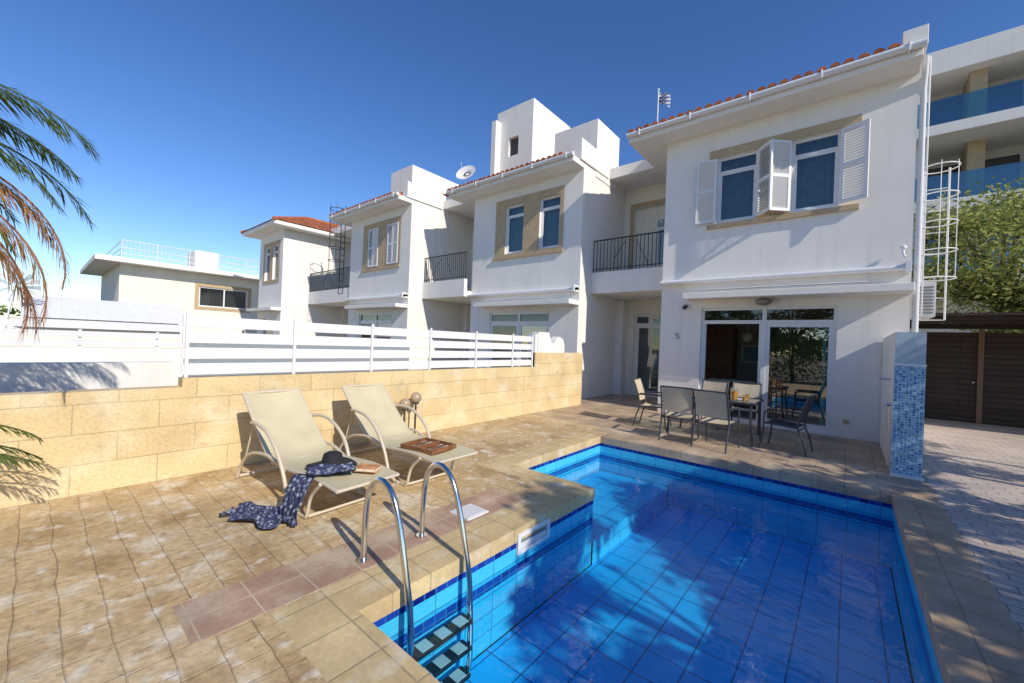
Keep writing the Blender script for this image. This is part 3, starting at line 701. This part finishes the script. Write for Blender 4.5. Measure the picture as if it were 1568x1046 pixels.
# hat
b=B(); vs=[];fs=[];nr,na=8,28; hc=(-3.72,1.86,.385)
prof=[(0,.115),(.05,.115),(.08,.10),(.092,.05),(.10,.02),(.13,.006),(.19,.0),(.225,-.008)]
for j,(r_,z_) in enumerate(prof):
    for i in range(na):
        a=2*math.pi*i/na; w=.012*math.sin(3*a+1)*(r_/.22)**3; vs.append((hc[0]+r_*math.cos(a),hc[1]+r_*math.sin(a),hc[2]+z_+w))
for j in range(nr-1):
    for i in range(na): fs.append((j*na+i,j*na+(i+1)%na,(j+1)*na+(i+1)%na,(j+1)*na+i))
b.add(vs,fs,hatm,True); o=b.done('sun_hat')
b=B(); b.T=Matrix.Translation((-3.36,2.02,.385))@Matrix.Rotation(R(35),4,'Z'); b.box(-.1,.1,-.07,.07,0,.022,paper); b.box(-.102,.102,-.072,.072,.0225,.027,bookc); b.box(-.102,.102,-.072,.072,-.005,-.001,bookc); b.done('paperback_book')
# sarong cloth draped from lounger to deck
b=B(); path=spline([(-3.40,1.90,.40),(-3.45,1.75,.40),(-3.52,1.60,.40),(-3.53,1.50,.34),(-3.53,1.45,.18),(-3.56,1.42,.05),(-3.64,1.36,.025),(-3.80,1.30,.03),(-4.0,1.24,.02),(-4.12,1.16,.02)],8)
vs=[];fs=[];m_=30; L=len(path)
for i,p in enumerate(path):
    d=(path[min(i+1,L-1)]-path[max(i-1,0)]).normalized(); side=Vector((d.y,-d.x,0)); 
    if side.length<.2: side=Vector((1,0,0))
    if p.z>.04 and p.z<.39: side=Vector((1,.1,0))
    side.normalize(); t=i/(L-1); hw=.09+.05*math.sin(3*t)+.05*(t>.6)*(t-.6)*2
    for j in range(m_+1):
        s=j/m_*2-1; q=p+side*s*hw
        rip=.022*math.sin(s*11+t*9)+.016*math.sin(s*23-t*17)
        up=Vector((0,0,1)) if not(.04<p.z<.39) else Vector((0,-1,0))
        q=q+up*(abs(rip)+.006)+side*.035*math.sin(t*31+s*3)*(1 if p.z<.1 else .3)
        vs.append(tuple(q))
for i in range(L-1):
    for j in range(m_): fs.append((i*(m_+1)+j,i*(m_+1)+j+1,(i+1)*(m_+1)+j+1,(i+1)*(m_+1)+j))
b.add(vs,fs,cloth,True); b.done('patterned_sarong')
# garden lamps
b=B()
for (x,y,z) in ((-5.3,3.98,.66),(-5.34,3.80,.57)):
    b.tube([(x,y,0),(x,y,z-.08)],.016,lampm,8); b.tube([(x,y,z-.1),(x,y,z-.07)],.05,lampm,12); b.sphere((x,y,z),.088,globe,20,12)
b.tube([(-5.32,3.89,0),(-5.32,3.89,.015)],.12,lampm,16); b.done('globe_garden_lamp')
# ------------------------------------------------------------ dining set
def dchair(x,y,rot,sm):
    b=B(); b.T=Matrix.Translation((x,y,0))@Matrix.Rotation(R(rot),4,'Z')
    # faces +y local, back at -y
    w=.26
    for s in (-1,1):
        b.tube(spline([(s*w,-.34,.0),(s*w,-.28,.25),(s*w,-.22,.43),(s*w,-.27,.70),(s*w,-.36,.95)],5),.014,grayframe,8)
        b.tube(spline([(s*w,.30,0),(s*w,.26,.3),(s*w,.25,.58),(s*w,.19,.66),(s*w,.0,.67),(s*w,-.26,.66)],5),.014,grayframe,8)
        b.tube([(s*(w-.02),-.22,.42),(s*(w-.02),.26,.44)],.013,grayframe,8)
        b.box(s*w-.022,s*w+.022,-.22,.2,.675,.69,grayframe)
    b.tube([(-w,-.36,.95),(w,-.36,.95)],.014,grayframe,8); b.tube([(-w,.25,.43),(w,.25,.43)],.013,grayframe,8); b.tube([(-w,-.24,.40),(w,-.24,.40)],.013,grayframe,8)
    pr=[(.26,.445),(.1,.425),(-.1,.415),(-.22,.44),(-.235,.52),(-.265,.68),(-.31,.82),(-.36,.955)]
    def sl(pr):
        vs=[];fs=[]
        for (yy,zz) in pr:
            for j in range(7):
                t=j/6; vs.append((-w+.02+(2*w-.04)*t,yy-.012*math.sin(math.pi*t)*(zz>.5),zz-.015*math.sin(math.pi*t)*(zz<.5)))
        for i in range(len(pr)-1):
            for j in range(6): fs.append((i*7+j,i*7+j+1,(i+1)*7+j+1,(i+1)*7+j))
        b.add(vs,fs,sm,True)
    sl(pr[:4]); sl(pr[4:])
    return b.done('patio_chair')
dchair(-2.28,7.46,5,sling2); dchair(-1.66,7.36,-6,sling2); dchair(-3.05,8.25,-82,sling2)
dchair(-.78,8.10,84,slingd); dchair(-2.25,9.3,176,sling2); dchair(-1.6,9.35,185,sling2)
b=B(); tx0,tx1,ty0,ty1=-2.65,-1.2,7.82,8.72
b.box(tx0,tx1,ty0,ty1,.725,.733,tglass)
for (p,q) in (((tx0,ty0),(tx1,ty0)),((tx1,ty0),(tx1,ty1)),((tx1,ty1),(tx0,ty1)),((tx0,ty1),(tx0,ty0))): b.tube([(p[0],p[1],.722),(q[0],q[1],.722)],.02,grayframe,8)
for x in (tx0+.05,tx1-.05):
    for y in (ty0+.05,ty1-.05): b.tube(spline([(x,y,.71),(x,y,.4),(x+(.04 if x>-2 else -.04),y,0)],5),.02,grayframe,8)
b.tube([(tx0,8.27,.70),(tx1,8.27,.70)],.015,grayframe,6)
b.done('glass_dining_table')
b=B()
def cup(b,x,y,z,r,h,fill=None,m=cupglass):
    b.tube([(x,y,z),(x,y,z+.004),(x,y,z+h)],[r*.8,r*.8,r],m,14,False); b.tube([(x,y,z),(x,y,z+.006)],r*.8,m,14)
    if fill: b.tube([(x,y,z+.007),(x,y,z+h*.75)],[r*.74,r*.9],fill,14)
cup(b,-1.55,8.05,.734,.065,.22,orange)
for (x,y) in ((-1.38,8.0),(-2.2,8.35),(-1.95,8.5),(-1.4,8.4)): cup(b,x,y,.734,.035,.12,orange if x>-1.9 else None)
for (x,y) in ((-2.3,8.05),(-1.5,8.3),(-2.1,8.55)): b.tube([(x,y,.735),(x,y,.745)],[.08,.12],wpaint,20)
b.sphere((-2.3,8.05,.78),.035,orange); b.sphere((-2.25,8.08,.78),.033,orange); b.box(-1.95,-1.8,8.0,8.1,.735,.75,paper)
b.done('breakfast_tableware')
# ------------------------------------------------------------ vegetation
def leaves(b,centers,n,size,mats,spread,aspect=2.4):
    for _ in range(n):
        c,rad=random.choice(centers)
        p=Vector((random.gauss(0,1),random.gauss(0,1),random.gauss(0,.8))); p=c+p*rad*spread
        d=Vector((random.uniform(-1,1),random.uniform(-1,1),random.uniform(-.8,.6))).normalized()
        s=d.cross(Vector((random.uniform(-1,1),random.uniform(-1,1),random.uniform(-1,1)))).normalized()
        L=size*random.uniform(.6,1.3); w=L/aspect
        b.add([p,p+d*L*.5+s*w*.5,p+d*L,p+d*L*.5-s*w*.5],[(0,1,2,3)],random.choice(mats))
def tree(name,x,y,zc,rx,ry,rz,n,size,mats,K=26,trunk=.12,spread=.5,aspect=2.4,zg=0):
    b=B(); top=Vector((x,y,zc-rz*.5))
    b.tube(spline([(x+.05,y,zg-.1),(x-.06,y+.05,(zc-rz)*.5),tuple(top)],5),[trunk*(1.2-.06*i) for i in range(11)],bark,9)
    cs=[]
    for k in range(K):
        while True:
            q=Vector((random.uniform(-1,1),random.uniform(-1,1),random.uniform(-1,1)))
            if .35<q.length<1: break
        c=Vector((x+q.x*rx,y+q.y*ry,zc+q.z*rz)); cs.append((c,random.uniform(.25,.5)*min(rx,rz)*.8))
        mid=(top+c)/2+Vector((random.uniform(-.2,.2),random.uniform(-.2,.2),-.1))
        b.tube(arc(top,mid,c,5),[trunk*.5,trunk*.4,trunk*.3,trunk*.2,trunk*.13,trunk*.06],bark,5)
    leaves(b,cs,n,size,mats,spread,aspect)
    return b.done(name)
tree('olive_tree',3.3,17.8,4.4,2.0,1.6,2.3,11000,.17,[leafB,leafB,leafB,leafA],K=55,aspect=2.8)
# garden trees right of the pool (off frame) that dapple the pool
tree('garden_tree',6.4,2.3,4.3,1.2,1.2,1.1,5200,.20,[leafA,leafC,leafB],K=15,trunk=.08)
tree('garden_tree',6.4,4.2,4.3,1.2,1.2,1.1,5200,.20,[leafA,leafC,leafB],K=15,trunk=.08)
tree('garden_tree',6.6,7.4,4.3,1.1,1.3,1.2,2600,.2,[leafA,leafC,leafB],K=14,trunk=.1)
tree('garden_tree',4.9,5.9,2.5,.7,1.1,.7,1100,.2,[leafA,leafC],K=10,trunk=.08)
tree('garden_tree',4.2,9.4,2.6,.9,1.6,.9,2000,.18,[leafA,leafC],K=16,trunk=.08)
# trees & hedge behind the camera (seen in the glass)
for i,(x,y) in enumerate(((-6,-8),(-2.6,-9),(.8,-8.2),(4,-9.5))): tree('garden_tree',x,y,3.1+.4*(i%2),2.0,1.4,2.2,5000,.26,[leafA,leafA,leafC],K=30)
b=B(); cs=[(Vector((random.uniform(-9,8),-6.9+random.uniform(-.5,.5),random.uniform(.1,2.6))),.3) for _ in range(320)]
leaves(b,cs,18000,.18,[leafA,leafA,leafC],1.0); b.done('hedge')
# distant shrubs in the neighbours' plots
b=B(); cs=[]
for _ in range(120): cs.append((Vector((random.uniform(-44,-34),random.uniform(-16,4),random.uniform(.2,2.2))),.7))
leaves(b,cs,5000,.5,[leafA,leafC],.7); b.done('distant_shrubs')
# palm
def palm(name,x,y,z,fronds,trunkr=.14,M_=120):
    b=B()
    n=14; b.tube([(x+.03*math.sin(i),y,z*i/n-.05) for i in range(n+1)],[trunkr*(1.15-.02*i+.05*(i%2)) for i in range(n+1)],bark,12)
    b.sphere((x,y,z),trunkr*1.4,bark,12,8)
    for (az,el,L,droop,kind) in fronds:
        d=Vector((math.cos(R(az)),math.sin(R(az)),0)); pts=[];p=Vector((x,y,z)); e=R(el); n=22
        for i in range(n+1):
            pts.append(p.copy()); p=p+(d*math.cos(e)+Vector((0,0,1))*math.sin(e))*(L/n); e-=R(droop)/n*(.5+i/n)
        b.tube(pts,[.012*(1-.8*i/n)+.002 for i in range(n+1)],palmO if kind else palmG,5)
        lm={0:[palmG,palmG,leafA],1:[palmD,palmO,palmD]}[kind]
        for i in range(M_):
            t=.10+.9*i/M_; f=t*n; k=min(int(f),n-1); q=pts[k].lerp(pts[k+1],f-k); tg=(pts[k+1]-pts[k]).normalized()
            side=tg.cross(Vector((0,0,1))).normalized(); up=side.cross(tg)
            ll=L*.16*math.sin(math.pi*(.12+.80*t))**.7*random.uniform(.75,1.1)
            for s in (-1,1):
                if random.random()<.12: continue
                dd=(side*s*.8+tg*.7+up*random.uniform(-.15,.35)+Vector((0,0,-.4*(1+kind*1.5)))).normalized()
                dd=(dd+Vector([random.uniform(-.16,.16) for _ in range(3)])).normalized()
                w=.0075; e1=q+dd*ll*.5+tg*w; e2=q+dd*ll*.5-tg*w; tip=q+dd*ll+Vector((0,0,-.08*ll))
                b.add([q,e1,tip,e2],[(0,1,2,3)],random.choice(lm))
    return b.done(name)
fr=[]
for k in range(12): fr.append((115+k*23+random.uniform(-6,6),random.uniform(10,55),random.uniform(1.5,1.85),random.uniform(70,110),0))
# fronds reaching into view: azimuth about +Y
fr+=[(88,38,1.85,98,0),(80,28,1.8,100,0),(95,20,1.8,98,0),(74,45,1.85,100,0),(98,44,1.85,105,0),(90,10,1.65,92,0),(84,48,2.0,106,0),(92,30,2.0,104,0),
     (88,20,2.2,128,1),(92,8,2.2,118,1),(96,2,2.15,112,1),(84,-4,2.1,92,1)]
palm('palm_tree',-4.7,-1.45,2.72,fr)
fr=[(k*40+random.uniform(-8,8),random.uniform(25,60),random.uniform(.7,.85),90,0) for k in range(9)]+[(88,30,1.1,80,0),(76,18,1.0,70,0),(96,12,1.1,60,0),(90,4,1.05,40,0)]
palm('small_palm',-4.9,-.95,.70,fr,.09,70)
# ------------------------------------------------------------ light, sky, camera
EL=33; AZ=101   # azimuth measured clockwise from +Y
w=bpy.data.worlds.new('World'); scn.world=w; w.use_nodes=True; nt=w.node_tree
sky=nt.nodes.new('ShaderNodeTexSky'); sky.sky_type='NISHITA'; sky.sun_disc=False; sky.sun_elevation=R(EL); sky.sun_rotation=R(AZ)
sky.air_density=1.0; sky.dust_density=0.0; sky.ozone_density=3.0; sky.altitude=300
hs=nt.nodes.new('ShaderNodeHueSaturation'); hs.inputs['Saturation'].default_value=1.20; hs.inputs['Hue'].default_value=.510; hs.inputs['Value'].default_value=1.0; nt.links.new(sky.outputs[0],hs.inputs['Color'])
gm=nt.nodes.new('ShaderNodeGamma'); gm.inputs['Gamma'].default_value=1.06; nt.links.new(hs.outputs[0],gm.inputs[0])
bg=nt.nodes['Background']; bg.inputs['Strength'].default_value=.145; nt.links.new(gm.outputs[0],bg.inputs[0])
sd=bpy.data.lights.new('sun','SUN'); sd.energy=4.4; sd.angle=R(.5); sd.color=(1,.92,.79)
so=bpy.data.objects.new('sun',sd); scn.collection.objects.link(so)
dirv=Vector((-math.sin(R(AZ))*math.cos(R(EL)),-math.cos(R(AZ))*math.cos(R(EL)),-math.sin(R(EL))))
so.rotation_euler=dirv.to_track_quat('-Z','Y').to_euler(); so.location=(20,0,20)
cam=bpy.data.cameras.new('camera'); co=bpy.data.objects.new('camera',cam); scn.collection.objects.link(co); scn.camera=co
cam.sensor_width=36; cam.lens=616/1568*36; cam.clip_end=2000; cam.clip_start=.05
th=math.atan(.04); F=Vector((-math.sin(R(40)),math.cos(R(40)),.0032)).normalized(); Rt=Vector((math.cos(R(40)),math.sin(R(40)),0)); U=Rt.cross(F).normalized()
cx=Rt*math.cos(th)+U*math.sin(th); cy=-Rt*math.sin(th)+U*math.cos(th)
M4=Matrix(((cx.x,cy.x,-F.x,0),(cx.y,cy.y,-F.y,0),(cx.z,cy.z,-F.z,1.6),(0,0,0,1))); co.matrix_world=M4
